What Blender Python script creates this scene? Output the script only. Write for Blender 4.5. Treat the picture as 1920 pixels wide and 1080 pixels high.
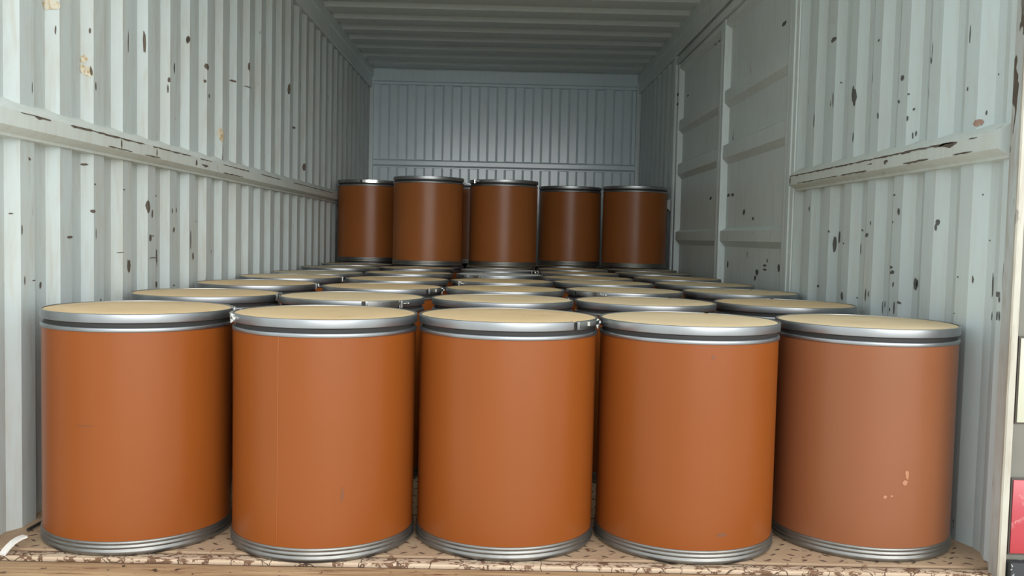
import bpy, bmesh, math, random
from mathutils import Matrix, Vector

# ------------------------------------------------------------------ camera, sky, light, exposure
scene = bpy.context.scene
COL = scene.collection
for o in list(bpy.data.objects):
    bpy.data.objects.remove(o)

def set_camera():
    f, zc, yaw, pitch, roll = 1745.268, 0.76429, 0.01165017, -0.05490078, 0.02327239
    fw = Vector((math.sin(yaw) * math.cos(pitch), math.cos(yaw) * math.cos(pitch), math.sin(pitch)))
    r = Vector((math.cos(yaw), -math.sin(yaw), 0))
    u = r.cross(fw)
    c, s = math.cos(roll), math.sin(roll)
    r2, u2 = c * r + s * u, -s * r + c * u
    cd = bpy.data.cameras.new('camera')
    cd.sensor_fit = 'HORIZONTAL'
    cd.sensor_width = 36
    cd.lens = f / 1920 * 36
    cd.clip_start = .05
    cam = bpy.data.objects.new('camera', cd)
    COL.objects.link(cam)
    m = Matrix.Identity(4)
    for i in range(3):
        m[i][0], m[i][1], m[i][2] = r2[i], u2[i], -fw[i]
    m[0][3], m[1][3], m[2][3] = 0, 0, zc
    cam.matrix_world = m
    scene.camera = cam
set_camera()

world = bpy.data.worlds.new('overcast_sky')
scene.world = world
world.use_nodes = True
bgn = world.node_tree.nodes['Background']
bgn.inputs['Color'].default_value = (0.88, 0.96, 1.0, 1)
bgn.inputs['Strength'].default_value = 0.95

sd = bpy.data.lights.new('hazy_sun', 'SUN')
sd.energy = 2.15
sd.angle = math.radians(55)
sd.color = (1.0, .985, .97)
so = bpy.data.objects.new('hazy_sun', sd)
COL.objects.link(so)
# light travels from behind the camera, a little from the right, into the open box
so.rotation_euler = Vector((-0.33, 0.93, -0.11)).to_track_quat('-Z', 'Y').to_euler()

vs = scene.view_settings
vs.view_transform = 'Standard'
vs.look = 'None'
vs.gamma = 1
vs.use_curve_mapping = False
vs.exposure = 0.68
CHIPS_LEFT = [(3.173, 0.838, 0.027, 0.0512, 0), (3.207, 0.814, 0.013, 0.0291, 0), (3.19, 0.732, 0.021, 0.0257, 0), (3.211, 0.739, 0.027, 0.0032, 0), (3.307, 0.663, 0.012, 0.0633, 0), (3.216, 0.664, 0.06, 0.0032, 0), (3.306, 0.567, 0.018, 0.03, 0), (3.007, 0.643, 0.024, 0.0485, 0), (2.751, 0.811, 0.02, 0.01, 0), (2.598, 0.735, 0.03, 0.0073, 0), (2.38, 0.933, 0.01, 0.0077, 0), (2.341, 0.753, 0.005, 0.0283, 0), (2.477, 0.608, 0.01, 0.02, 0), (2.353, 0.626, 0.005, 0.0237, 0), (2.759, 0.89, 0.01, 0.0056, 0), (2.725, 0.945, 0.022, 0.0066, 0), (3.601, 0.726, 0.011, 0.0871, 0), (3.629, 0.66, 0.017, 0.0293, 0), (3.4, 0.829, 0.009, 0.0206, 0), (3.445, 0.833, 0.012, 0.0208, 0), (3.417, 0.761, 0.019, 0.0207, 0), (3.419, 0.558, 0.019, 0.0083, 0), (2.314, 0.793, 0.01, 0.0037, 0), (2.969, 0.885, 0.015, 0.0036, 0), (2.403, 0.624, 0.025, 0.0024, 0), (3.3, 0.879, 0.01, 0.0053, 0), (3.722, 0.797, 0.012, 0.0045, 0), (2.953, 0.686, 0.024, 0.0024, 0), (2.765, 0.745, 0.004, 0.0334, 0), (3.155, 1.386, 0.01, 0.0854, 0), (2.744, 1.216, 0.008, 0.0262, 0), (2.741, 1.332, 0.006, 0.0175, 0), (2.765, 1.177, 0.007, 0.0242, 0), (3.001, 1.354, 0.006, 0.0716, 0), (3.371, 1.295, 0.01, 0.0215, 0), (3.576, 1.481, 0.013, 0.0285, 0), (3.418, 1.345, 0.007, 0.0435, 0), (3.367, 1.263, 0.006, 0.0322, 0), (2.533, 1.288, 0.004, 0.0242, 0), (2.395, 1.114, 0.003, 0.0305, 0), (2.73, 1.213, 0.038, 0.0348, 1), (2.519, 1.351, 0.048, 0.0321, 1), (2.724, 1.246, 0.019, 0.026, 1), (3.576, 1.48, 0.016, 0.0273, 0), (3.795, 1.418, 0.032, 0.029, 0), (3.782, 1.359, 0.013, 0.0144, 0), (3.817, 1.305, 0.014, 0.0219, 0), (4.189, 1.426, 0.033, 0.0112, 0), (4.414, 1.435, 0.06, 0.0051, 0), (4.414, 1.53, 0.015, 0.0506, 0), (5.241, 1.556, 0.021, 0.0601, 0), (5.425, 1.364, 0.027, 0.0145, 0), (5.659, 1.155, 0.031, 0.0432, 0), (4.0, 1.167, 0.05, 0.0535, 1), (3.415, 1.346, 0.007, 0.0391, 0)]
CHIPS_RIGHT = [(3.447, 1.514, 0.053, 0.0184, 0), (3.224, 1.276, 0.04, 0.0677, 0), (2.835, 1.272, 0.023, 0.0173, 0), (2.853, 1.203, 0.013, 0.012, 0), (2.789, 1.216, 0.01, 0.0053, 0), (3.028, 1.424, 0.014, 0.0081, 0), (2.647, 1.289, 0.009, 0.0202, 0), (2.643, 1.318, 0.003, 0.0454, 0), (2.655, 1.201, 0.006, 0.0355, 0), (3.069, 1.31, 0.006, 0.041, 0), (3.43, 1.294, 0.009, 0.059, 0), (2.431, 1.317, 0.005, 0.0464, 0), (2.43, 1.175, 0.007, 0.0116, 0), (2.313, 1.193, 0.006, 0.0044, 0), (3.384, 1.348, 0.01, 0.0065, 0), (3.009, 1.181, 0.012, 0.023, 0), (2.789, 1.145, 0.007, 0.016, 0), (2.766, 1.169, 0.009, 0.0074, 0), (3.216, 1.135, 0.008, 0.0369, 0), (2.348, 1.103, 0.005, 0.0135, 0), (3.632, 1.241, 0.009, 0.0624, 0), (2.766, 1.09, 0.005, 0.0211, 0), (2.754, 1.097, 0.007, 0.0158, 0), (2.373, 1.081, 0.036, 0.0181, 2), (3.383, 0.766, 0.02, 0.061, 0), (3.355, 0.79, 0.017, 0.0484, 0), (3.262, 0.768, 0.013, 0.0059, 0), (3.058, 0.797, 0.025, 0.0132, 0), (3.142, 0.814, 0.017, 0.0079, 0), (2.856, 0.92, 0.015, 0.0072, 0), (2.818, 0.868, 0.016, 0.0224, 0), (3.031, 0.837, 0.008, 0.0164, 0), (3.559, 0.603, 0.027, 0.0116, 0), (3.257, 0.583, 0.023, 0.0294, 0), (3.149, 0.751, 0.006, 0.0398, 0), (3.046, 0.6, 0.01, 0.044, 0), (3.023, 0.604, 0.006, 0.0218, 0), (3.16, 0.584, 0.009, 0.0057, 0), (2.948, 0.566, 0.006, 0.0425, 0), (2.931, 0.578, 0.005, 0.0211, 0), (2.82, 0.575, 0.008, 0.0407, 0), (2.851, 0.568, 0.007, 0.0129, 0), (2.834, 0.646, 0.01, 0.0153, 0), (2.859, 0.698, 0.032, 0.0083, 0), (2.845, 0.683, 0.029, 0.0123, 0), (2.79, 0.593, 0.019, 0.0081, 0), (2.72, 0.653, 0.024, 0.0442, 0), (2.709, 0.656, 0.009, 0.0244, 0), (2.571, 0.832, 0.014, 0.0185, 0), (2.577, 0.818, 0.008, 0.0186, 0), (2.432, 0.686, 0.009, 0.0044, 0), (2.2, 0.879, 0.004, 0.0079, 0), (2.29, 0.671, 0.007, 0.0661, 0), (2.233, 0.653, 0.021, 0.0161, 0), (2.224, 0.641, 0.007, 0.016, 0), (2.285, 0.596, 0.007, 0.0247, 0), (2.23, 0.6, 0.006, 0.0241, 0), (2.22, 0.601, 0.007, 0.024, 0), (2.211, 0.698, 0.003, 0.0798, 0), (2.346, 0.898, 0.005, 0.0042, 0), (3.646, 0.901, 0.012, 0.0197, 0), (3.418, 0.811, 0.014, 0.0086, 0), (2.442, 0.589, 0.007, 0.0044, 0), (2.315, 0.783, 0.006, 0.0033, 0), (2.859, 0.837, 0.01, 0.0072, 0)]
CHIPS_DOOR = [(5.612, 1.987, 0.06, 0.0183, 0), (5.499, 1.94, 0.06, 0.0163, 0), (5.604, 1.94, 0.06, 0.0183, 0), (5.505, 1.986, 0.035, 0.0098, 0), (5.134, 1.943, 0.056, 0.0122, 0), (5.04, 1.946, 0.042, 0.0135, 0), (4.227, 1.749, 0.06, 0.0213, 0), (6.4, 1.754, 0.06, 0.0133, 0), (6.586, 1.788, 0.06, 0.0235, 0), (6.589, 1.721, 0.06, 0.0196, 0), (4.61, 1.515, 0.035, 0.011, 0), (5.975, 1.596, 0.06, 0.0124, 0), (5.046, 1.992, 0.049, 0.0225, 0), (5.592, 1.023, 0.06, 0.0196, 0), (5.152, 1.021, 0.06, 0.0197, 0), (5.059, 1.019, 0.06, 0.0193, 0), (4.807, 0.92, 0.041, 0.0306, 0), (4.631, 0.882, 0.033, 0.0177, 0), (4.391, 0.657, 0.06, 0.0098, 0), (4.388, 0.637, 0.06, 0.0112, 0), (4.352, 0.68, 0.02, 0.0208, 0), (4.522, 0.621, 0.052, 0.036, 0), (4.166, 0.651, 0.036, 0.0398, 0), (4.55, 0.591, 0.032, 0.029, 0), (5.113, 0.639, 0.033, 0.0407, 0)]

# ------------------------------------------------------------------ materials
MATS = {}

def srgb(r, g, b):
    f = lambda v: (v / 255 / 12.92) if v / 255 <= .04045 else ((v / 255 + .055) / 1.055) ** 2.4
    return (f(r), f(g), f(b), 1)

class NT:
    def __init__(self, name):
        self.m = bpy.data.materials.new(name)
        self.m.use_nodes = True
        self.t = self.m.node_tree
        self.b = self.t.nodes['Principled BSDF']
        MATS[name] = self.m
        self.co = None
    def n(self, typ, **kw):
        nd = self.t.nodes.new(typ)
        for k, v in kw.items():
            if k.startswith('i_'):
                nd.inputs[k[2:].replace('_', ' ')].default_value = v
            else:
                setattr(nd, k, v)
        return nd
    def l(self, a, b):
        self.t.links.new(a, b)
    def coord(self, scale=(1, 1, 1), rnd=0):
        tc = self.n('ShaderNodeTexCoord')
        mp = self.n('ShaderNodeMapping')
        mp.inputs['Scale'].default_value = scale
        self.l(tc.outputs['Object'], mp.inputs['Vector'])
        if rnd:
            oi = self.n('ShaderNodeObjectInfo')
            ml = self.n('ShaderNodeMath', operation='MULTIPLY')
            ml.inputs[1].default_value = rnd
            self.l(oi.outputs['Random'], ml.inputs[0])
            cb = self.n('ShaderNodeCombineXYZ')
            for k in range(3):
                self.l(ml.outputs[0], cb.inputs[k])
            self.l(cb.outputs[0], mp.inputs['Location'])
        return mp.outputs['Vector']
    def noise(self, vec, scale, detail=4, rough=.55, dist=0):
        nd = self.n('ShaderNodeTexNoise')
        nd.inputs['Scale'].default_value = scale
        nd.inputs['Detail'].default_value = detail
        nd.inputs['Roughness'].default_value = rough
        nd.inputs['Distortion'].default_value = dist
        self.l(vec, nd.inputs['Vector'])
        return nd.outputs['Fac']
    def ramp(self, fac, a, b, ca=(0, 0, 0, 1), cb=(1, 1, 1, 1)):
        nd = self.n('ShaderNodeValToRGB')
        e = nd.color_ramp.elements
        e[0].position, e[0].color = a, ca
        e[1].position, e[1].color = b, cb
        self.l(fac, nd.inputs['Fac'])
        return nd.outputs['Color']
    def mix(self, fac, a, b):
        nd = self.n('ShaderNodeMix', data_type='RGBA')
        if isinstance(fac, (int, float)):
            nd.inputs[0].default_value = fac
        else:
            self.l(fac, nd.inputs[0])
        for i, v in ((6, a), (7, b)):
            if isinstance(v, tuple):
                nd.inputs[i].default_value = v
            else:
                self.l(v, nd.inputs[i])
        return nd.outputs[2]
    def mul(self, a, k):
        nd = self.n('ShaderNodeMath', operation='MULTIPLY')
        self.l(a, nd.inputs[0])
        if isinstance(k, (int, float)):
            nd.inputs[1].default_value = k
        else:
            self.l(k, nd.inputs[1])
        return nd.outputs[0]
    def base(self, c, rough=.5, metal=0, spec=.5):
        if isinstance(c, tuple):
            self.b.inputs['Base Color'].default_value = c
        else:
            self.l(c, self.b.inputs['Base Color'])
        if isinstance(rough, (int, float)):
            self.b.inputs['Roughness'].default_value = rough
        else:
            self.l(rough, self.b.inputs['Roughness'])
        self.b.inputs['Metallic'].default_value = metal
        self.b.inputs['Specular IOR Level'].default_value = spec
    def bump(self, h, strength=.2, dist=.002):
        nd = self.n('ShaderNodeBump')
        nd.inputs['Strength'].default_value = strength
        nd.inputs['Distance'].default_value = dist
        self.l(h, nd.inputs['Height'])
        self.l(nd.outputs[0], self.b.inputs['Normal'])

def paint(name, col, stain, stain_amt, chip_lo, rough=.42):
    t = NT(name)
    v = t.coord()
    vs_ = t.coord((6, 6, .9))
    big = t.ramp(t.noise(v, 2.2, 5, .6), .42, .75)
    streak = t.ramp(t.noise(vs_, 5.0, 6, .62, .4), .48, .72)
    c = t.mix(t.mul(streak, stain_amt), col, stain)
    c = t.mix(t.mul(big, stain_amt * .7), c, stain)
    # fine flecks where the paint has come off, taller than wide
    fl = t.ramp(t.noise(t.coord((1, 1, .35)), 26, 3, .5, .6), chip_lo, chip_lo + .02)
    fm = t.ramp(t.noise(v, 3.1, 2, .5), .5, .62)
    c = t.mix(t.mul(fl, fm), c, srgb(92, 82, 72))
    t.base(c, rough, 0, .5)
    t.bump(t.noise(v, 40, 4, .6), .12, .002)
    return t

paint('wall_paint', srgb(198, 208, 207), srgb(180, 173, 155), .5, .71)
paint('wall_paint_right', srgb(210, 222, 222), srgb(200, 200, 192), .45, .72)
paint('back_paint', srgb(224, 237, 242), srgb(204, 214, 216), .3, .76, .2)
paint('ceiling_paint', srgb(236, 244, 242), srgb(226, 230, 226), .4, .78, .5)
paint('door_paint', srgb(224, 235, 234), srgb(208, 212, 206), .5, .73)
paint('rail_paint', srgb(212, 219, 214), srgb(198, 192, 176), .5, .67)
paint('post_inner', srgb(190, 197, 195), srgb(150, 136, 118), .9, .58)
paint('post_paint', srgb(184, 180, 166), srgb(140, 124, 104), .7, .62)

t = NT('chip_dark'); v = t.coord(); t.base(t.mix(t.noise(v, 60), srgb(72, 64, 57), srgb(118, 106, 94)), .8)
t = NT('chip_tan'); v = t.coord(); t.base(t.mix(t.ramp(t.noise(v, 70, 4, .6), .45, .62), srgb(206, 200, 180), srgb(176, 148, 104)), .8)
t = NT('chip_rust'); v = t.coord(); t.base(t.mix(t.noise(v, 50), srgb(150, 110, 90), srgb(190, 165, 150)), .8)
t = NT('chip_grey'); v = t.coord(); t.base(t.mix(t.noise(v, 50), srgb(78, 78, 76), srgb(112, 112, 108)), .8)

def kraft(name, a, b):
    t = NT(name)
    v = t.coord((1, 1, 1), 7)
    vz = t.coord((1, 1, .12), 7)
    c = t.mix(t.noise(v, 3, 3), a, b)
    c = t.mix(t.mul(t.ramp(t.noise(vz, 30, 4), .4, .8), .25), c, b)
    t.base(c, t.mix(t.noise(v, 8), (.30, .30, .30, 1), (.37, .37, .37, 1)), 0, .28)
    t.bump(t.noise(vz, 60, 3), .05, .001)
kraft('kraft_orange', srgb(138, 74, 28), srgb(129, 67, 24))
kraft('kraft_brown', srgb(146, 86, 42), srgb(138, 80, 37))
kraft('kraft_muted', srgb(138, 86, 55), srgb(130, 79, 50))  # less saturated kraft for the front right drum

t = NT('galvanised'); v = t.coord((1, 1, 1), 5)
t.base(t.mix(t.noise(v, 18, 4), srgb(158, 161, 163), srgb(176, 179, 181)), t.mix(t.noise(v, 25), (.36, .36, .36, 1), (.48, .48, .48, 1)), 1)
t = NT('galvanised_dull'); v = t.coord((1, 1, 1), 5)
t.base(t.mix(t.noise(v, 30, 5), srgb(128, 127, 123), srgb(158, 158, 154)), .48, 1)
t = NT('clamp_steel'); t.base(srgb(205, 205, 200), .22, 1)
t = NT('gap_dark'); t.base(srgb(46, 44, 42), .6)

def lidmat(name, a, b, c2):
    t = NT(name); v = t.coord((1, 1, 1), 9); vx = t.coord((1, 7, 1), 9)
    c = t.mix(t.noise(vx, 6, 5, .6), a, b)
    c = t.mix(t.mul(t.ramp(t.noise(v, 7, 4, .6, .5), .55, .72), .5), c, c2)
    t.base(c, .55, 0, .3)
lidmat('lid_tan', srgb(230, 202, 158), srgb(220, 188, 142), srgb(206, 168, 124))
lidmat('lid_pale', srgb(232, 210, 172), srgb(224, 198, 156), srgb(214, 180, 140))
lidmat('lid_ochre', srgb(226, 198, 150), srgb(214, 184, 136), srgb(200, 166, 122))
lidmat('lid_olive', srgb(206, 198, 170), srgb(194, 184, 154), srgb(180, 164, 134))
lidmat('lid_white', srgb(232, 234, 232), srgb(220, 222, 220), srgb(200, 200, 196))

t = NT('tread_plate'); v = t.coord()
c = t.mix(t.noise(v, 9, 5), srgb(196, 170, 140), srgb(166, 134, 104))
c = t.mix(t.ramp(t.noise(v, 38, 5, .65), .58, .66), c, srgb(116, 80, 56))
t.base(c, .65); t.bump(t.noise(v, 80), .2, .002)
t = NT('worn_lug'); v = t.coord(); t.base(t.mix(t.noise(v, 70), srgb(48, 34, 26), srgb(92, 66, 48)), .6)
t = NT('flaking_paint'); v = t.coord((1, 1, 1))
vor = t.n('ShaderNodeTexVoronoi', feature='DISTANCE_TO_EDGE')
vor.inputs['Scale'].default_value = 17
dn = t.n('ShaderNodeTexNoise'); dn.inputs['Scale'].default_value = 30
t.l(v, dn.inputs['Vector'])
vm = t.n('ShaderNodeVectorMath', operation='MULTIPLY_ADD')
vm.inputs[1].default_value = (.05, .05, .05)
t.l(dn.outputs['Color'], vm.inputs[0]); t.l(v, vm.inputs[2]); t.l(vm.outputs[0], vor.inputs['Vector'])
crack = t.ramp(vor.outputs['Distance'], .012, .04)
c = t.mix(crack, srgb(92, 68, 50), t.mix(t.noise(v, 12), srgb(220, 198, 172), srgb(190, 162, 132)))
c = t.mix(t.ramp(t.noise(t.coord((1, 2.2, 1)), 26, 5, .7), .53, .56), c, srgb(120, 88, 64))
t.base(c, .7)
t = NT('rusty_edge'); v = t.coord(); t.base(t.mix(t.noise(v, 30), srgb(54, 38, 28), srgb(104, 74, 52)), .8)
t = NT('sill_wood'); v = t.coord((1, 14, 14)); v2 = t.coord()
c = t.mix(t.ramp(t.noise(v, 5, 6, .65), .3, .7), srgb(150, 114, 78), srgb(212, 180, 138))
c = t.mix(t.ramp(t.noise(t.coord((1, 6, 6)), 9, 5, .7), .56, .66), c, srgb(132, 84, 60))
c = t.mix(t.ramp(t.noise(v2, 40, 4), .64, .68), c, srgb(80, 56, 42))
t.base(c, .75); t.bump(t.noise(v, 12, 5), .3, .003)
t = NT('pale_ground'); v = t.coord(); t.base(t.mix(t.noise(v, 1.5, 6), srgb(214, 210, 202), srgb(200, 194, 184)), .9)  # unseen ground, its colour kept pale so it lights the ceiling
t = NT('red_reflective'); v = t.coord(); t.base(t.mix(t.ramp(t.noise(v, 24, 5, .7), .62, .68), srgb(176, 62, 70), srgb(196, 130, 130)), .3, 0, .6)
t = NT('cream_reflective'); t.base(srgb(192, 191, 170), .4)
t = NT('rubber_black'); v = t.coord(); t.base(t.mix(t.ramp(t.noise(v, 50, 4), .62, .66), srgb(52, 54, 56), srgb(190, 190, 186)), .7)
t = NT('plate_edge'); t.base(srgb(84, 76, 70), .7)
t = NT('plastic_white'); t.base(srgb(226, 222, 214), .45)
t = NT('stick_black'); t.base(srgb(36, 32, 30), .7)
t = NT('smudge_dark'); t.base(srgb(112, 66, 38), .6)
t = NT('scuff_pale'); t.base(srgb(170, 116, 84), .6)
t = NT('seam_light'); t.base(srgb(156, 88, 42), .4)
t = NT('truck_grey'); v = t.coord(); t.base(t.mix(t.noise(v, 6), srgb(128, 126, 116), srgb(108, 104, 96)), .6)

# ------------------------------------------------------------------ mesh helpers
def mesh_of(bm, name, mat, angle=35):
    me = bpy.data.meshes.new(name)
    bmesh.ops.recalc_face_normals(bm, faces=bm.faces[:])
    bm.to_mesh(me); bm.free()
    me.shade_smooth()
    me.set_sharp_from_angle(angle=math.radians(angle))
    me.materials.append(MATS[mat])
    return me

def link(name, me, parent=None, loc=None, rotz=0):
    o = bpy.data.objects.new(name, me)
    COL.objects.link(o)
    if parent: o.parent = parent
    if loc: o.location = loc
    if rotz: o.rotation_euler = (0, 0, rotz)
    return o

def obj(name, bm, mat, parent=None, angle=35):
    return link(name, mesh_of(bm, name, mat, angle), parent)

def tag(o, label, cat=None, group=None, kind=None):
    o['label'] = label
    if cat: o['category'] = cat
    if group: o['group'] = group
    if kind: o['kind'] = kind
    return o

def box(bm, x0, x1, y0, y1, z0, z1, bevel=0):
    vs = [bm.verts.new((x, y, z)) for x in (x0, x1) for y in (y0, y1) for z in (z0, z1)]
    fs = [bm.faces.new([vs[i] for i in q]) for q in ((0, 1, 3, 2), (4, 6, 7, 5), (0, 4, 5, 1), (2, 3, 7, 6), (0, 2, 6, 4), (1, 5, 7, 3))]
    if bevel:
        es = list({e for f in fs for e in f.edges})
        bmesh.ops.bevel(bm, geom=es, offset=bevel, segments=2, affect='EDGES', profile=.5)

def boxobj(name, mat, parent, *d, bevel=.002):
    bm = bmesh.new(); box(bm, *d, bevel=bevel)
    return obj(name, bm, mat, parent)

def prism(bm, pts, axis, a, b):
    """closed polygon pts extruded along axis; pts are the two other coordinates in x,y,z order"""
    def mk(p, v):
        c = list(p); c.insert(axis, v); return bm.verts.new(c)
    A = [mk(p, a) for p in pts]; B = [mk(p, b) for p in pts]
    n = len(pts)
    bm.faces.new(A); bm.faces.new(B[::-1])
    for i in range(n):
        bm.faces.new((A[i], B[i], B[(i + 1) % n], A[(i + 1) % n]))

def lathe(bm, prof, seg=96, a0=0, a1=None, close=False):
    full = a1 is None
    n = seg if full else seg + 1
    rings = []
    for i in range(n):
        a = 2 * math.pi * i / seg if full else a0 + (a1 - a0) * i / seg
        rings.append([bm.verts.new((r * math.cos(a), r * math.sin(a), z)) for r, z in prof])
    m = len(prof)
    for i in range(seg):
        A, B = rings[i], rings[(i + 1) % n]
        for j in range(m if close else m - 1):
            k = (j + 1) % m
            bm.faces.new((A[j], B[j], B[k], A[k]))
    if close and not full:
        bm.faces.new(rings[0]); bm.faces.new(rings[-1])

def cyl(bm, p0, p1, r, seg=10):
    p0, p1 = Vector(p0), Vector(p1)
    d = (p1 - p0).normalized()
    u = d.orthogonal().normalized(); w = d.cross(u)
    A, B = [], []
    for i in range(seg):
        a = 2 * math.pi * i / seg
        q = u * math.cos(a) * r + w * math.sin(a) * r
        A.append(bm.verts.new(p0 + q)); B.append(bm.verts.new(p1 + q))
    bm.faces.new(A); bm.faces.new(B[::-1])
    for i in range(seg):
        bm.faces.new((A[i], B[i], B[(i + 1) % seg], A[(i + 1) % seg]))

# ------------------------------------------------------------------ the box: sheets, rails, doors
HW = 1.2           # half the clear width, to the proud faces of the corrugated sheets
CEIL = 2.22
YF, YB = 2.12, 8.40
PITCH, PROUD, SLOPE, DEEP = .208, .07, .036, .022

def depth(tt, pitch=PITCH, pf=PROUD, s=SLOPE, dp=DEEP):
    tt %= pitch
    rec = pitch - pf - 2 * s
    if tt < pf: return 0
    tt -= pf
    if tt < s: return dp * tt / s
    tt -= s
    if tt < rec: return dp
    return dp * (1 - (tt - rec) / s)

PH_L, PH_R = 2.336, 2.170
def left_x(y): return -HW - depth(y - PH_L)
R_PROUD, R_SLOPE, R_DEEP = .066, .052, .018
def right_x(y): return HW + depth(y - PH_R, PITCH, R_PROUD, R_SLOPE, R_DEEP)

def breaks(a, b, phase, pitch=PITCH, pf=PROUD, s=SLOPE):
    out = [a]
    k = math.floor((a - phase) / pitch) - 1
    y = phase + k * pitch
    while y < b:
        for q in (0, pf, pf + s, pitch - s):
            if a < y + q < b: out.append(y + q)
        y += pitch
    out.append(b)
    return sorted(set(out))

def corrugated_side(name, a, b, fx, phase, z0, z1, mat, sgn, parent=None):
    ys = breaks(a, b, phase) if sgn < 0 else breaks(a, b, phase, PITCH, R_PROUD, R_SLOPE)
    loop = [(fx(y), y) for y in ys] + [(fx(y) + sgn * .004, y) for y in ys[::-1]]
    bm = bmesh.new()
    A = [bm.verts.new((x, y, z0)) for x, y in loop]; B = [bm.verts.new((x, y, z1)) for x, y in loop]
    n = len(loop)
    for i in range(n):
        bm.faces.new((A[i], B[i], B[(i + 1) % n], A[(i + 1) % n]))
    m = len(ys)
    for i in range(m - 1):
        for V in (A, B):
            bm.faces.new((V[i], V[i + 1], V[n - 2 - i], V[n - 1 - i]))
    return obj(name, bm, mat, parent, 10)

RNG = random.Random(4)
def chip_patch(bm, fx, y, z, w, h, off, phase=None):
    """ragged flake lying on the sheet; its columns break where the sheet bends"""
    w, h = w * 1.1, h * 1.1
    y0, y1 = y - w / 2, y + w / 2
    ys = [y0 + w * k / 6 for k in range(7)]
    if phase is not None:
        ys += breaks(y0, y1, phase) if off > 0 else breaks(y0, y1, phase, PITCH, R_PROUD, R_SLOPE)
    ys = sorted(set(ys))
    top, bot = [], []
    lean = RNG.uniform(-.25, .25)
    for q in ys:
        u = max(-1, min(1, 2 * (q - y) / w))
        e = math.sqrt(max(0, 1 - u * u)) ** .7
        c = z + lean * u * h * .5
        top.append(bm.verts.new((fx(q) + off, q, c + .5 * h * e * RNG.uniform(.55, 1) + .0002)))
        bot.append(bm.verts.new((fx(q) + off, q, c - .5 * h * e * RNG.uniform(.55, 1) - .0002)))
    for k in range(len(ys) - 1):
        bm.faces.new((top[k], top[k + 1], bot[k + 1], bot[k]))

def chips(parent, data, fx, off, mats, label, phase):
    for k, m in enumerate(mats):
        bm = bmesh.new()
        for y, z, w, h, kk in data:
            if kk == k:
                chip_patch(bm, fx, y, z, w, h, off, phase)
        if len(bm.faces):
            o = obj(('paint_chips', 'rust_stains', 'rust_patches')[k], bm, m, parent)
            o['kind'] = 'stuff'
            o['label'] = label[k]
        else:
            bm.free()

CHIP_LABELS = ('dark flakes where paint has come off', 'tan rust stains', 'pink-brown rust patch')

wl = corrugated_side('wall_left', 1.95, YB + .02, left_x, PH_L, -.01, 2.075, 'wall_paint', -1)
tag(wl, 'left side wall of pale corrugated steel with chipped paint', 'wall', kind='structure')
wr = corrugated_side('wall_right', 2.12, 3.86, right_x, PH_R, -.01, 2.075, 'wall_paint_right', 1)
tag(wr, 'right side wall of pale corrugated steel with a cargo door opening', 'wall', kind='structure')
corrugated_side('far_sheet', 6.66, YB + .02, right_x, PH_R, -.01, 2.075, 'wall_paint_right', 1, wr)

def hat_rail(name, parent, sgn, y0, y1, mat='rail_paint'):
    W = HW + DEEP
    pts = [(sgn * W, 1.075), (sgn * HW, 1.064), (sgn * 1.168, 1.043), (sgn * 1.165, 1.038), (sgn * 1.165, 1.000), (sgn * 1.169, .996), (sgn * 1.190, .985), (sgn * 1.190, .978), (sgn * W, .976)]
    bm = bmesh.new()
    prism(bm, [(x, z) for x, z in pts], 1, y0, y1)
    return obj(name, bm, mat, parent, 20)
rl = hat_rail('lashing_rail', wl, -1, 1.95, YB)
rr = hat_rail('lashing_rail', wr, 1, 2.2, 3.80)
hat_rail('lashing_rail', wr, 1, 6.68, YB)

def rail_lines(parent, sgn, segs):
    bm = bmesh.new()
    r = random.Random(8)
    for y0, y1, z, h in segs:
        n = max(3, int((y1 - y0) / .02))
        top, bot = [], []
        for i in range(n + 1):
            y = y0 + (y1 - y0) * i / n
            e = .35 if i in (0, n) else 1
            top.append(bm.verts.new((sgn * 1.1642, y, z + h * e * r.uniform(.2, .6))))
            bot.append(bm.verts.new((sgn * 1.1642, y, z - h * e * r.uniform(.1, .9))))
        for i in range(n):
            bm.faces.new((top[i], top[i + 1], bot[i + 1], bot[i]))
    o = obj('paint_chips', bm, 'chip_dark', parent)
    o['kind'] = 'stuff'
    o['label'] = 'dark line of flaked paint along the rail edge'
rail_lines(rl, -1, [(2.27, 2.36, 1.036, .003), (2.34, 2.42, 1.035, .008), (2.53, 2.69, 1.036, .006), (2.69, 3.05, 1.036, .005), (3.12, 3.5, 1.036, .005), (3.6, 3.75, 1.036, .004), (3.9, 4.3, 1.036, .004), (4.5, 4.9, 1.036, .004), (5.2, 6.4, 1.036, .004),
                    (2.77, 2.95, 1.003, .004), (3.05, 3.19, 1.003, .004), (2.86, 2.87, 1.02, .03), (3.15, 3.16, 1.018, .03), (3.55, 3.57, 1.015, .03), (3.62, 3.7, 1.014, .008), (3.9, 4.2, 1.003, .004)])
rail_lines(rr, 1, [(2.947, 3.80, 1.036, .005), (2.42, 2.95, 1.036, .006), (2.4, 2.5, 1.033, .012), (2.3, 2.34, 1.036, .003), (2.99, 3.22, 1.003, .004), (2.56, 2.72, 1.004, .006), (2.32, 2.42, 1.003, .004), (3.785, 3.8, 1.02, .03), (2.83, 2.86, 1.02, .012), (2.95, 2.99, 1.022, .004), (3.25, 3.7, 1.003, .003)])

chips(wl, CHIPS_LEFT, left_x, .0012, ('chip_dark', 'chip_tan', 'chip_rust'), CHIP_LABELS, PH_L)
chips(wr, CHIPS_RIGHT, right_x, -.0012, ('chip_grey', 'chip_tan', 'chip_rust'), CHIP_LABELS, PH_R)

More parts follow.
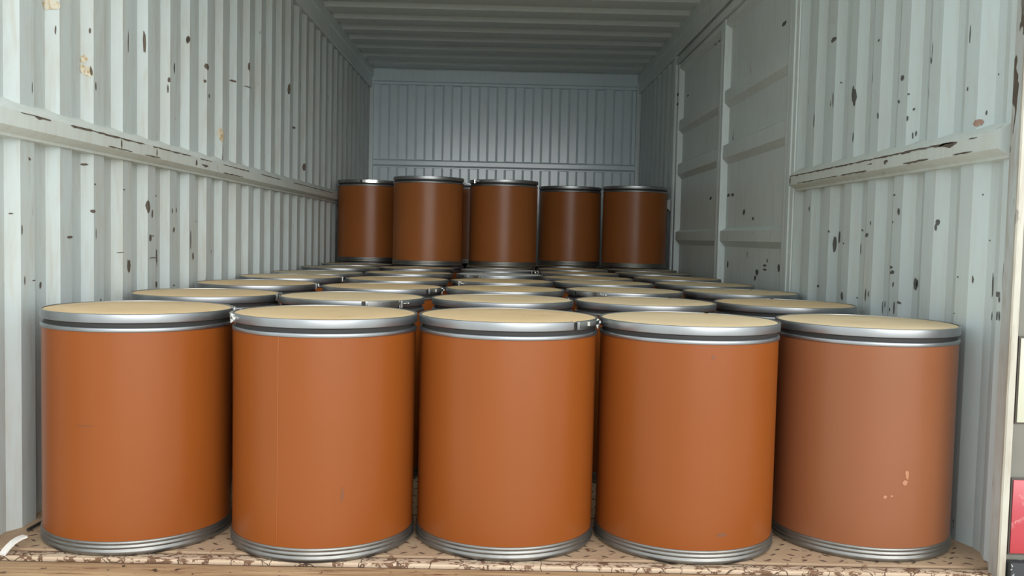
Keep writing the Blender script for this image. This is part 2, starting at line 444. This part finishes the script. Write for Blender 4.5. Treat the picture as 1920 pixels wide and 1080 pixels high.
# side rails under the roof
def top_rail(parent, sgn):
    bm = bmesh.new()
    prism(bm, [(sgn * 1.26, 2.06), (sgn * 1.192, 2.06), (sgn * 1.186, 2.066), (sgn * 1.186, 2.15), (sgn * 1.176, 2.16), (sgn * 1.176, 2.25), (sgn * 1.26, 2.25)], 1, 1.95 if sgn < 0 else 2.05, YB + .05)
    return obj('top_rail', bm, 'door_paint', parent, 20)
top_rail(wl, -1); top_rail(wr, 1)

# back wall
def back_wall():
    pitch, pf, s, dp, ph = .161, .060, .020, .020, -1.027
    xs = breaks(-1.24, 1.24, ph, pitch, pf, s)
    fy = lambda x: YB + depth(x - ph, pitch, pf, s, dp)
    loop = [(x, fy(x)) for x in xs] + [(x, fy(x) + .004) for x in xs[::-1]]
    bm = bmesh.new()
    A = [bm.verts.new((x, y, -.01)) for x, y in loop]; B = [bm.verts.new((x, y, 2.25)) for x, y in loop]
    n = len(loop)
    for i in range(n):
        bm.faces.new((A[i], B[i], B[(i + 1) % n], A[(i + 1) % n]))
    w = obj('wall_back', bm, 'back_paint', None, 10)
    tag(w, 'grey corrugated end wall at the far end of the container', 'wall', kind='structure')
    bm = bmesh.new(); prism(bm, [(YB + .03, 2.25), (YB - .03, 2.25), (YB - .03, 2.125), (YB - .012, 2.118), (YB - .012, 2.098), (YB + .03, 2.09)], 0, -1.18, 1.18)
    obj('header_rail', bm, 'back_paint', w, 20)
    bm = bmesh.new(); prism(bm, [(YB + .03, 1.44), (YB - .002, 1.434), (YB - .03, 1.42), (YB - .03, 1.385), (YB - .004, 1.37), (YB - .004, 1.362), (YB + .03, 1.36)], 0, -1.19, 1.19)
    obj('lashing_rail', bm, 'back_paint', w, 20)
    for s_ in (-1, 1):
        boxobj('corner_post', 'door_paint', w, s_ * 1.24, s_ * 1.172, YB - .04, YB + .03, -.01, 2.24)
back_wall()

# ceiling: transverse pressed ribs
def ceiling():
    pitch, pf, s, dp, ph = .328, .12, .045, .022, 6.10
    ys = breaks(YF - .08, YB + .05, ph, pitch, pf, s)
    fz = lambda y: CEIL + depth(y - ph, pitch, pf, s, dp)
    bm = bmesh.new()
    loop = [(y, fz(y)) for y in ys] + [(y, fz(y) + .004) for y in ys[::-1]]
    A = [bm.verts.new((-1.25, y, z)) for y, z in loop]; B = [bm.verts.new((1.25, y, z)) for y, z in loop]
    n = len(loop)
    for i in range(n):
        bm.faces.new((A[i], B[i], B[(i + 1) % n], A[(i + 1) % n]))
    o = obj('ceiling', bm, 'ceiling_paint', None, 10)
    tag(o, 'grey steel roof with pressed ribs running across the container', 'ceiling', kind='structure')
    boxobj('front_header', 'door_paint', o, -1.25, 1.25, YF - .16, YF - .06, 2.20, 2.34)
ceiling()

# cargo doors in the right wall
XF, XP = 1.21, 1.245        # frame plane and recessed panel plane
def cargo_door(name, label, y0, y1, fn, ff):
    """y0..y1 leaf; fn and ff widths of the near and far upright"""
    root = bpy.data.objects.new(name, None); COL.objects.link(root)
    root.location = (XF, y0, 0)
    tag(root, label, 'door', kind='structure')
    def put(o):
        o.parent = root; o.matrix_parent_inverse = Matrix.Translation((-XF, -y0, 0)); return o
    z0, z1 = .02, 1.995
    put(boxobj('panel', 'door_paint', None, XP, XP + .006, y0 + fn - .01, y1 - ff + .01, z0, z1, bevel=0))
    put(boxobj('upright', 'door_paint', None, XF, XP + .02, y0, y0 + fn, z0, z1, bevel=.003))
    bm = bmesh.new()
    prism(bm, [(XF, y1), (XF, y1 - ff + .006), (XP + .004, y1 - ff - .012), (XP + .02, y1)], 2, z0, z1)
    put(obj('upright', bm, 'door_paint', None, 20))
    bm = bmesh.new()
    ya, yb = y0 + fn - .005, y1 - ff + .0
    prism(bm, [(XF + .004, z1), (XF + .004, z1 - .03), (XP + .004, z1 - .06), (XP + .004, z1)], 1, ya, yb)
    put(obj('head_bar', bm, 'door_paint', None, 20))
    for zt, zb in ((1.617, 1.50), (1.315, 1.19), (.842, .733)):
        bm = bmesh.new()
        prism(bm, [(XP + .004, zt), (XF + .008, zt - .018), (XF + .008, zb + .036), (XP + .004, zb)], 1, ya, yb)
        put(obj('rib', bm, 'door_paint', None, 20))
    return root
d_near = cargo_door('door_1', 'near leaf of the grey side cargo door with three pressed ribs', 3.99, 5.262, .05, .052)
d_far = cargo_door('door_2', 'far leaf of the grey side cargo door beside the stacked drums', 5.270, 6.62, .05, .07)
for root, lo, hi in ((d_near, 0, 5.215), (d_far, 5.3, 9)):
    bm = bmesh.new()
    for y, z, w, h, k in CHIPS_DOOR:
        if lo < y < hi:
            chip_patch(bm, lambda q: XP if y < 6.55 else XF, y, z, w, h, -.0012)
    o = obj('paint_chips', bm, 'chip_grey', None)
    o['kind'] = 'stuff'; o['label'] = 'dark chips in the door paint'
    o.parent = root; o.matrix_parent_inverse = Matrix.Translation(-Vector(root.location))

jamb = bpy.data.objects.new('trim_1', None); COL.objects.link(jamb)
tag(jamb, 'painted steel frame around the side cargo doors', 'door frame', kind='structure')
bm = bmesh.new()
prism(bm, [(1.26, 3.84), (1.204, 3.84), (1.196, 3.85), (1.196, 3.885), (1.207, 3.892), (1.207, 3.90), (1.196, 3.907), (1.196, 3.955), (1.205, 3.985), (1.26, 3.985)], 2, -.01, 2.06)
obj('near_jamb', bm, 'door_paint', jamb, 20)
bm = bmesh.new()
prism(bm, [(1.26, 6.625), (1.204, 6.625), (1.196, 6.635), (1.196, 6.66), (1.206, 6.667), (1.26, 6.68)], 2, -.01, 2.06)
obj('far_jamb', bm, 'door_paint', jamb, 20)
boxobj('door_head', 'door_paint', jamb, 1.197, 1.262, 3.985, 6.625, 2.0, 2.045, bevel=.004)
boxobj('door_sill', 'door_paint', jamb, 1.2, 1.262, 3.985, 6.625, -.01, .018, bevel=.004)
boxobj('outer_skin', 'truck_grey', jamb, 1.268, 1.272, 3.8, 6.72, -.01, 2.1, bevel=0)

# ------------------------------------------------------------------ floor and threshold
bm = bmesh.new(); box(bm, -1.25, 1.25, 2.182, YB + .04, -.03, 0)
fl = tag(obj('floor', bm, 'tread_plate'), 'worn cream and rust tread plate floor under the drums', 'floor', kind='structure')
boxobj('edge_seam', 'rusty_edge', fl, -1.25, 1.25, 2.163, 2.182, -.03, -.006, bevel=0)
boxobj('flaking_strip', 'flaking_paint', fl, -1.25, 1.25, 2.126, 2.163, -.03, 0, bevel=.0015)['label'] = 'narrow steel strip with flaking cream paint'
boxobj('edge_gap', 'rusty_edge', fl, -1.25, 1.25, 2.106, 2.126, -.05, -.010, bevel=0)
def lugs():
    bm = bmesh.new()
    sx, sy = .044, .076
    for j in range(0, 26):
        for i in range(-40, 41):
            x, y = i * sx + (sx / 2 if j % 2 else 0), 2.200 + j * sy * .5
            if abs(x) > 1.17: continue
            a = math.radians(35 if (i + j // 2) % 2 else -35)
            L, W, h = .0120, .0030, .0016
            ca, sa = math.cos(a), math.sin(a)
            P = lambda u, v, z: bm.verts.new((x + ca * u - sa * v, y + sa * u + ca * v, z))
            b = [P(-L, 0, 0), P(0, -W, 0), P(L, 0, 0), P(0, W, 0)]
            tp = [P(-L * .6, 0, h), P(0, -W * .5, h), P(L * .6, 0, h), P(0, W * .5, h)]
            bm.faces.new(tp)
            for k in range(4):
                bm.faces.new((b[k], b[(k + 1) % 4], tp[(k + 1) % 4], tp[k]))
    o = obj('tread_lugs', bm, 'worn_lug', fl)
    o['kind'] = 'stuff'; o['label'] = 'dark worn tread lugs'
lugs()
bm = bmesh.new(); box(bm, -1.3, 1.3, 1.96, 2.106, -.10, -.002, bevel=.006)
tag(obj('trim_2', bm, 'sill_wood'), 'weathered tan sill along the open front edge of the floor', 'sill', kind='structure')

# front right corner post and what is fixed on its outer face
post = bpy.data.objects.new('trim_3', None); COL.objects.link(post); post.location = (1.2, 2.1, 0)
tag(post, 'peeling cream corner post at the right of the opening', 'post', kind='structure')
def onpost(o):
    o.parent = post; o.matrix_parent_inverse = Matrix.Translation((-1.2, -2.1, 0)); return o
bm = bmesh.new()
prism(bm, [(1.27, 2.19), (1.205, 2.19), (1.200, 2.180), (1.172, 2.160), (1.166, 2.150), (1.166, 2.108), (1.182, 2.108), (1.182, 2.124), (1.27, 2.124)], 2, -.005, 2.3)
onpost(obj('post', bm, 'post_inner', None, 25))
bm = bmesh.new()
prism(bm, [(1.164, 2.110), (1.161, 2.106), (1.161, 2.100), (1.164, 2.097), (1.178, 2.097), (1.180, 2.100), (1.180, 2.110)], 2, -.005, 2.3)
onpost(obj('edge_flange', bm, 'post_paint', None, 25))
onpost(boxobj('face_plate', 'truck_grey', None, 1.181, 1.42, 2.112, 2.123, -.3, 2.3, bevel=.001))
o = boxobj('reflector_plate', 'red_reflective', None, 1.190, 1.36, 2.1035, 2.107, .060, .232, bevel=.001)
tag(o, 'red reflective plate low on the right corner post', 'reflector')
fr = boxobj('backing', 'plate_edge', o, 1.187, 1.363, 2.107, 2.1125, .056, .236, bevel=.001)
o = boxobj('marker_plate', 'cream_reflective', None, 1.190, 1.36, 2.1035, 2.107, .366, .56, bevel=.001)
tag(o, 'cream rectangular plate above the red reflector on the corner post', 'plate')
boxobj('backing', 'plate_edge', o, 1.187, 1.363, 2.107, 2.1125, .362, .564, bevel=.001)
o = boxobj('bumper_block', 'rubber_black', None, 1.184, 1.40, 2.085, 2.1125, -.25, .044, bevel=.004)
tag(o, 'black scuffed rubber block under the red reflector plate', 'bumper')

# ground outside the open end, out of view, made pale to bounce light inside
bm = bmesh.new(); box(bm, -30, 30, -40, 1.9, -1.35, -1.25)
tag(obj('ground', bm, 'pale_ground'), 'unseen pale ground outside the open container end', 'ground', kind='structure')

# ------------------------------------------------------------------ fibre drums
H, RB, RR_ = .5658, .2245, .2283
def proto_meshes():
    M = {}
    bm = bmesh.new(); lathe(bm, [(RB, .030), (RB, .29), (RB, H - .034)], 112)
    M['body'] = mesh_of(bm, 'body', 'kraft_orange')
    bm = bmesh.new(); lathe(bm, [(0.0001, .004), (.219, .004), (.2205, 0), (.2225, 0), (.2262, .004), (.2278, .009), (.2274, .0125), (.2256, .0145), (.2254, .0165), (.2274, .0185), (.2278, .0225), (.2258, .0250), (.2256, .0265), (.2270, .0285), (.2270, .0330), (.2258, .0346), (.2244, .0350)], 112)
    M['base_chime'] = mesh_of(bm, 'base_chime', 'galvanised_dull', 50)
    bm = bmesh.new(); lathe(bm, [(.2244, H - .0425), (.2258, H - .0423), (.2270, H - .0408), (.2272, H - .0350), (.2262, H - .0328), (.2235, H - .0318), (.2190, H - .0312)], 112)
    M['top_chime'] = mesh_of(bm, 'top_chime', 'galvanised', 50)
    # lid: board sunk inside its own skirt
    bm = bmesh.new(); lathe(bm, [(.0001, H - .0012), (.10, H - .0012), (.2185, H - .0014), (.2215, H - .0022)], 96)
    M['lid_board'] = mesh_of(bm, 'lid_board', 'lid_tan', 30)
    bm = bmesh.new(); lathe(bm, [(.2215, H - .0022), (.2225, H - .0025), (.2238, H - .004), (.2238, H - .0200), (.2200, H - .0230), (.2190, H - .0320)], 96)
    M['lid_skirt'] = mesh_of(bm, 'lid_skirt', 'gap_dark', 40)
    # locking ring with a gap under the lever
    bm = bmesh.new()
    pr = [(.2222, H - .0034), (.2228, H - .0006), (.2242, H), (.2270, H - .0002), (.2281, H - .0012), (.2283, H - .0028), (.2283, H - .0186), (.2276, H - .0204), (.2244, H - .0214), (.2244, H - .0202), (.2266, H - .0186), (.2266, H - .0040), (.2240, H - .0022)]
    lathe(bm, pr, 110, math.radians(-14.5), math.radians(342.5), True)
    M['locking_ring'] = mesh_of(bm, 'locking_ring', 'galvanised', 50)
    # lever
    bm = bmesh.new()
    lathe(bm, [(.2284, H - .0012), (.2310, H - .0012), (.2310, H - .0206), (.2284, H - .0206)], 10, math.radians(-13), math.radians(12), True)
    lathe(bm, [(.2310, H - .0030), (.2345, H - .0030), (.2345, H - .0130), (.2310, H - .0130)], 8, math.radians(-3), math.radians(13), True)
    M['clamp_lever'] = mesh_of(bm, 'clamp_lever', 'clamp_steel', 30)
    # hinge block, bolt and nuts
    bm = bmesh.new()
    def loc(a, r, z):
        return (r * math.cos(a), r * math.sin(a), z)
    d = math.radians
    for a in (13.2, 15.2):
        cyl(bm, loc(d(a), .2318, H - .024), loc(d(a), .2318, H - .001), .0026, 8)
    lathe(bm, [(.2284, H - .002), (.2325, H - .002), (.2325, H - .021), (.2284, H - .021)], 4, d(12.4), d(16), True)
    cyl(bm, loc(d(15), .2325, H - .0105), loc(d(23), .2325, H - .0105), .0022, 8)
    for a in (17.2, 19.0, 21.5):
        cyl(bm, loc(d(a), .2324, H - .0105), loc(d(a + .9), .2324, H - .0105), .0042, 6)
    M['clamp_bolt'] = mesh_of(bm, 'clamp_bolt', 'clamp_steel', 30)
    return M
PM = proto_meshes()

def variant(key, mat):
    k = key + '|' + mat
    if k not in PM:
        me = PM[key].copy(); me.name = key
        me.materials.clear(); me.materials.append(MATS[mat]); PM[k] = me
    return PM[k]

def drum(x, y, z, ang, label, group, body='kraft_orange', lid='lid_tan', spin=0.0):
    e = bpy.data.objects.new('fibre_drum', None); COL.objects.link(e)
    e.location = (x, y, z); e.empty_display_size = .2
    tag(e, label, 'drum', group)
    b = link('body', variant('body', body), e, rotz=spin)
    link('base_chime', PM['base_chime'], e, rotz=spin)
    link('top_chime', PM['top_chime'], e, rotz=spin)
    ld = link('lid', variant('lid_board', lid), e, rotz=spin * 1.7 + ang)
    link('lid_skirt', PM['lid_skirt'], ld)
    rg = link('locking_ring', PM['locking_ring'], e, rotz=math.radians(ang))
    link('clamp_lever', PM['clamp_lever'], rg); link('clamp_bolt', PM['clamp_bolt'], rg)
    return e, b

ROWS = [
    [(-.913, 2.361), (-.438, 2.341), (.021, 2.375), (.483, 2.378), (.957, 2.423)],
    [(-.937, 2.971), (-.471, 2.957), (.006, 3.001), (.470, 3.026), (.943, 3.084)],
    [(-.944, 3.609), (-.452, 3.562), (.015, 3.586), (.485, 3.658), (.962, 3.729)],
    [(-.948, 4.197), (-.467, 4.183), (.006, 4.212), (.466, 4.257), (.946, 4.326)],
    [(-.923, 4.679), (-.485, 4.886), (-.010, 4.917), (.438, 4.735), (.933, 4.927)],
    [(-.945, 5.464), (-.513, 5.633), (-.014, 5.558), (.448, 5.383), (.911, 5.588)],
    [(-.940, 6.060), (-.480, 6.150), (-.010, 6.150), (.460, 6.020), (.930, 6.160)],
    [(-.940, 6.640), (-.475, 6.680), (-.005, 6.700), (.460, 6.760), (.930, 6.720)],
]
ANG = [
    [25, -170, -30, 82, 60],
    [8, -57, 30, 75, 100],
    [12, -22, 100, -136, 80],
    [20, 75, -160, 140, 110],
    [150, 90, -130, 60, 70],
    [90, 60, -20, 100, 80],
    [90, 70, 100, 80, 60],
    [90, 90, 90, 90, 90],
]
LIDS = [
    ['lid_tan', 'lid_tan', 'lid_tan', 'lid_pale', 'lid_pale'],
    ['lid_tan', 'lid_pale', 'lid_pale', 'lid_pale', 'lid_tan'],
    ['lid_tan', 'lid_tan', 'lid_ochre', 'lid_pale', 'lid_pale'],
    ['lid_pale', 'lid_tan', 'lid_ochre', 'lid_pale', 'lid_pale'],
    ['lid_olive', 'lid_pale', 'lid_white', 'lid_tan', 'lid_tan'],
    ['lid_olive', 'lid_pale', 'lid_white', 'lid_tan', 'lid_olive'],
    ['lid_olive', 'lid_olive', 'lid_pale', 'lid_tan', 'lid_olive'],
    ['lid_olive', 'lid_olive', 'lid_olive', 'lid_tan', 'lid_olive'],
]
ORD = ['front', 'second', 'third', 'fourth', 'fifth', 'sixth', 'seventh', 'eighth']
COLN = ['leftmost', 'second from the left', 'middle', 'second from the right', 'rightmost']
FRONT = [
    'large orange-brown fibre drum at front left with a short scratch, beside the left wall',
    'orange front-row fibre drum with a vertical seam line, second from the left',
    'bright orange fibre drum in the middle of the front row with lever clamp at right',
    'orange-brown front-row fibre drum with a dark smudge near its base, second from right',
    'muted brown fibre drum at front right with pale scuffs, beside the corner post',
]
LIDW = {'lid_tan': 'tan-lidded', 'lid_pale': 'pale-lidded', 'lid_ochre': 'ochre-lidded', 'lid_olive': 'dull-lidded', 'lid_white': 'white-lidded'}
R2 = random.Random(12)
front_bodies = []
for r in range(8):
    for c in range(5):
        x, y = ROWS[r][c]
        if r == 0: lab = FRONT[c]
        else: lab = '%s fibre drum standing in the %s row from the front, %s' % (LIDW[LIDS[r][c]], ORD[r], COLN[c])
        bodymat = 'kraft_orange' if (r == 0 and c < 4) or r > 0 else 'kraft_muted'
        e, b = drum(x, y, 0, ANG[r][c], lab, 'fibre drums standing on the floor', bodymat, LIDS[r][c], 0 if r == 0 else R2.random() * 6)
        if r == 0: front_bodies.append(b)

UP = [
    (-.940, 6.620, -82, 'dark brown upper-layer fibre drum against the left wall, farthest left'),
    (-.485, 6.076, 80, 'tallest-looking upper-layer brown fibre drum, second from the left'),
    (.004, 6.236, -160, 'middle brown fibre drum of the upper layer with a clamp at its left'),
    (.488, 6.800, 60, 'small-looking brown upper-layer fibre drum, second from the right'),
    (.932, 6.590, 70, 'brown upper-layer fibre drum beside the side door, farthest right'),
    (-.235, 6.730, 120, 'upper-layer fibre drum mostly hidden behind the gap between two upper drums'),
]
for x, y, a, lab in UP:
    drum(x, y, H + .0005, a, lab, 'fibre drums stacked on top at the back', 'kraft_brown', 'lid_tan', R2.random() * 6)

# marks on the front drums: seam, scratch, smudges and scuffs with shapes of their own
def cyl_patch(bm, phi, z, w, h, r, n=11, rag=.45):
    cs = []
    for i in range(n):
        a = 2 * math.pi * i / n
        k = 1 - rag * RNG.random()
        p = phi + .5 * w / r * math.cos(a) * k
        cs.append(bm.verts.new((r * math.cos(p), r * math.sin(p), z + .5 * h * math.sin(a) * k)))
    cc = bm.verts.new((r * math.cos(phi), r * math.sin(phi), z))
    for i in range(n): bm.faces.new((cc, cs[i], cs[(i + 1) % n]))

def marks(body, name, mat, items, label):
    bm = bmesh.new()
    for dx, z, w, h in items:
        cyl_patch(bm, -math.pi / 2 + math.asin(dx), z, w, h, RB + .0006)
    o = obj(name, bm, mat, body); o['label'] = label
    if len(items) > 1: o['kind'] = 'stuff'
marks(front_bodies[0], 'scratch', 'smudge_dark', [(-.18, .305, .050, .003)], 'short dark scratch')
marks(front_bodies[1], 'smudge', 'smudge_dark', [(.36, .160, .008, .045)], 'faint vertical smudge')
marks(front_bodies[3], 'smudge', 'smudge_dark', [(.235, .072, .034, .012)], 'dark oval smudge near the base')
marks(front_bodies[3], 'spot', 'smudge_dark', [(.07, H - .072, .012, .012)], 'small dark spot')
marks(front_bodies[4], 'scuffs', 'scuff_pale', [(.13, .215, .012, .030), (.11, .195, .016, .018), (-.10, .160, .010, .010), (-.03, .163, .010, .006)], 'pale scuffs')
bm = bmesh.new()
lathe(bm, [(RB + .0001, .036), (RB + .0007, .037), (RB + .0007, H - .043), (RB + .0001, H - .042)], 3, math.radians(-108.1), math.radians(-107.75), True)
obj('seam', bm, 'seam_light', front_bodies[1])['label'] = 'fine vertical paper seam'

# ------------------------------------------------------------------ litter in the front left corner
def strap():
    bm = bmesh.new()
    pts = [(-1.140, 2.128, .001), (-1.138, 2.134, .006), (-1.134, 2.144, .014), (-1.129, 2.156, .021), (-1.123, 2.170, .025), (-1.116, 2.184, .026)]
    A = []
    for i, p in enumerate(pts):
        p = Vector(p); q = Vector(pts[min(i + 1, 5)]) - Vector(pts[max(i - 1, 0)])
        n = Vector((q.y, -q.x, 0)).normalized() * .009
        A.append([bm.verts.new(p + n), bm.verts.new(p - n), bm.verts.new(p - n + Vector((0, 0, .005))), bm.verts.new(p + n + Vector((0, 0, .005)))])
    bm.faces.new(A[0]); bm.faces.new(A[-1])
    for i in range(5):
        for k in range(4):
            bm.faces.new((A[i][k], A[i + 1][k], A[i + 1][(k + 1) % 4], A[i][(k + 1) % 4]))
    tag(obj('plastic_strip', bm, 'plastic_white'), 'short bent white plastic strip on the floor by the left wall', 'strip')
strap()
bm = bmesh.new(); cyl(bm, (-1.168, 2.30, .006), (-1.155, 2.42, .010), .004, 8)
cyl(bm, (-1.155, 2.42, .010), (-1.150, 2.47, .006), .0035, 8)
tag(obj('black_rod', bm, 'stick_black'), 'thin black rod lying between the front left drum and the wall', 'rod')
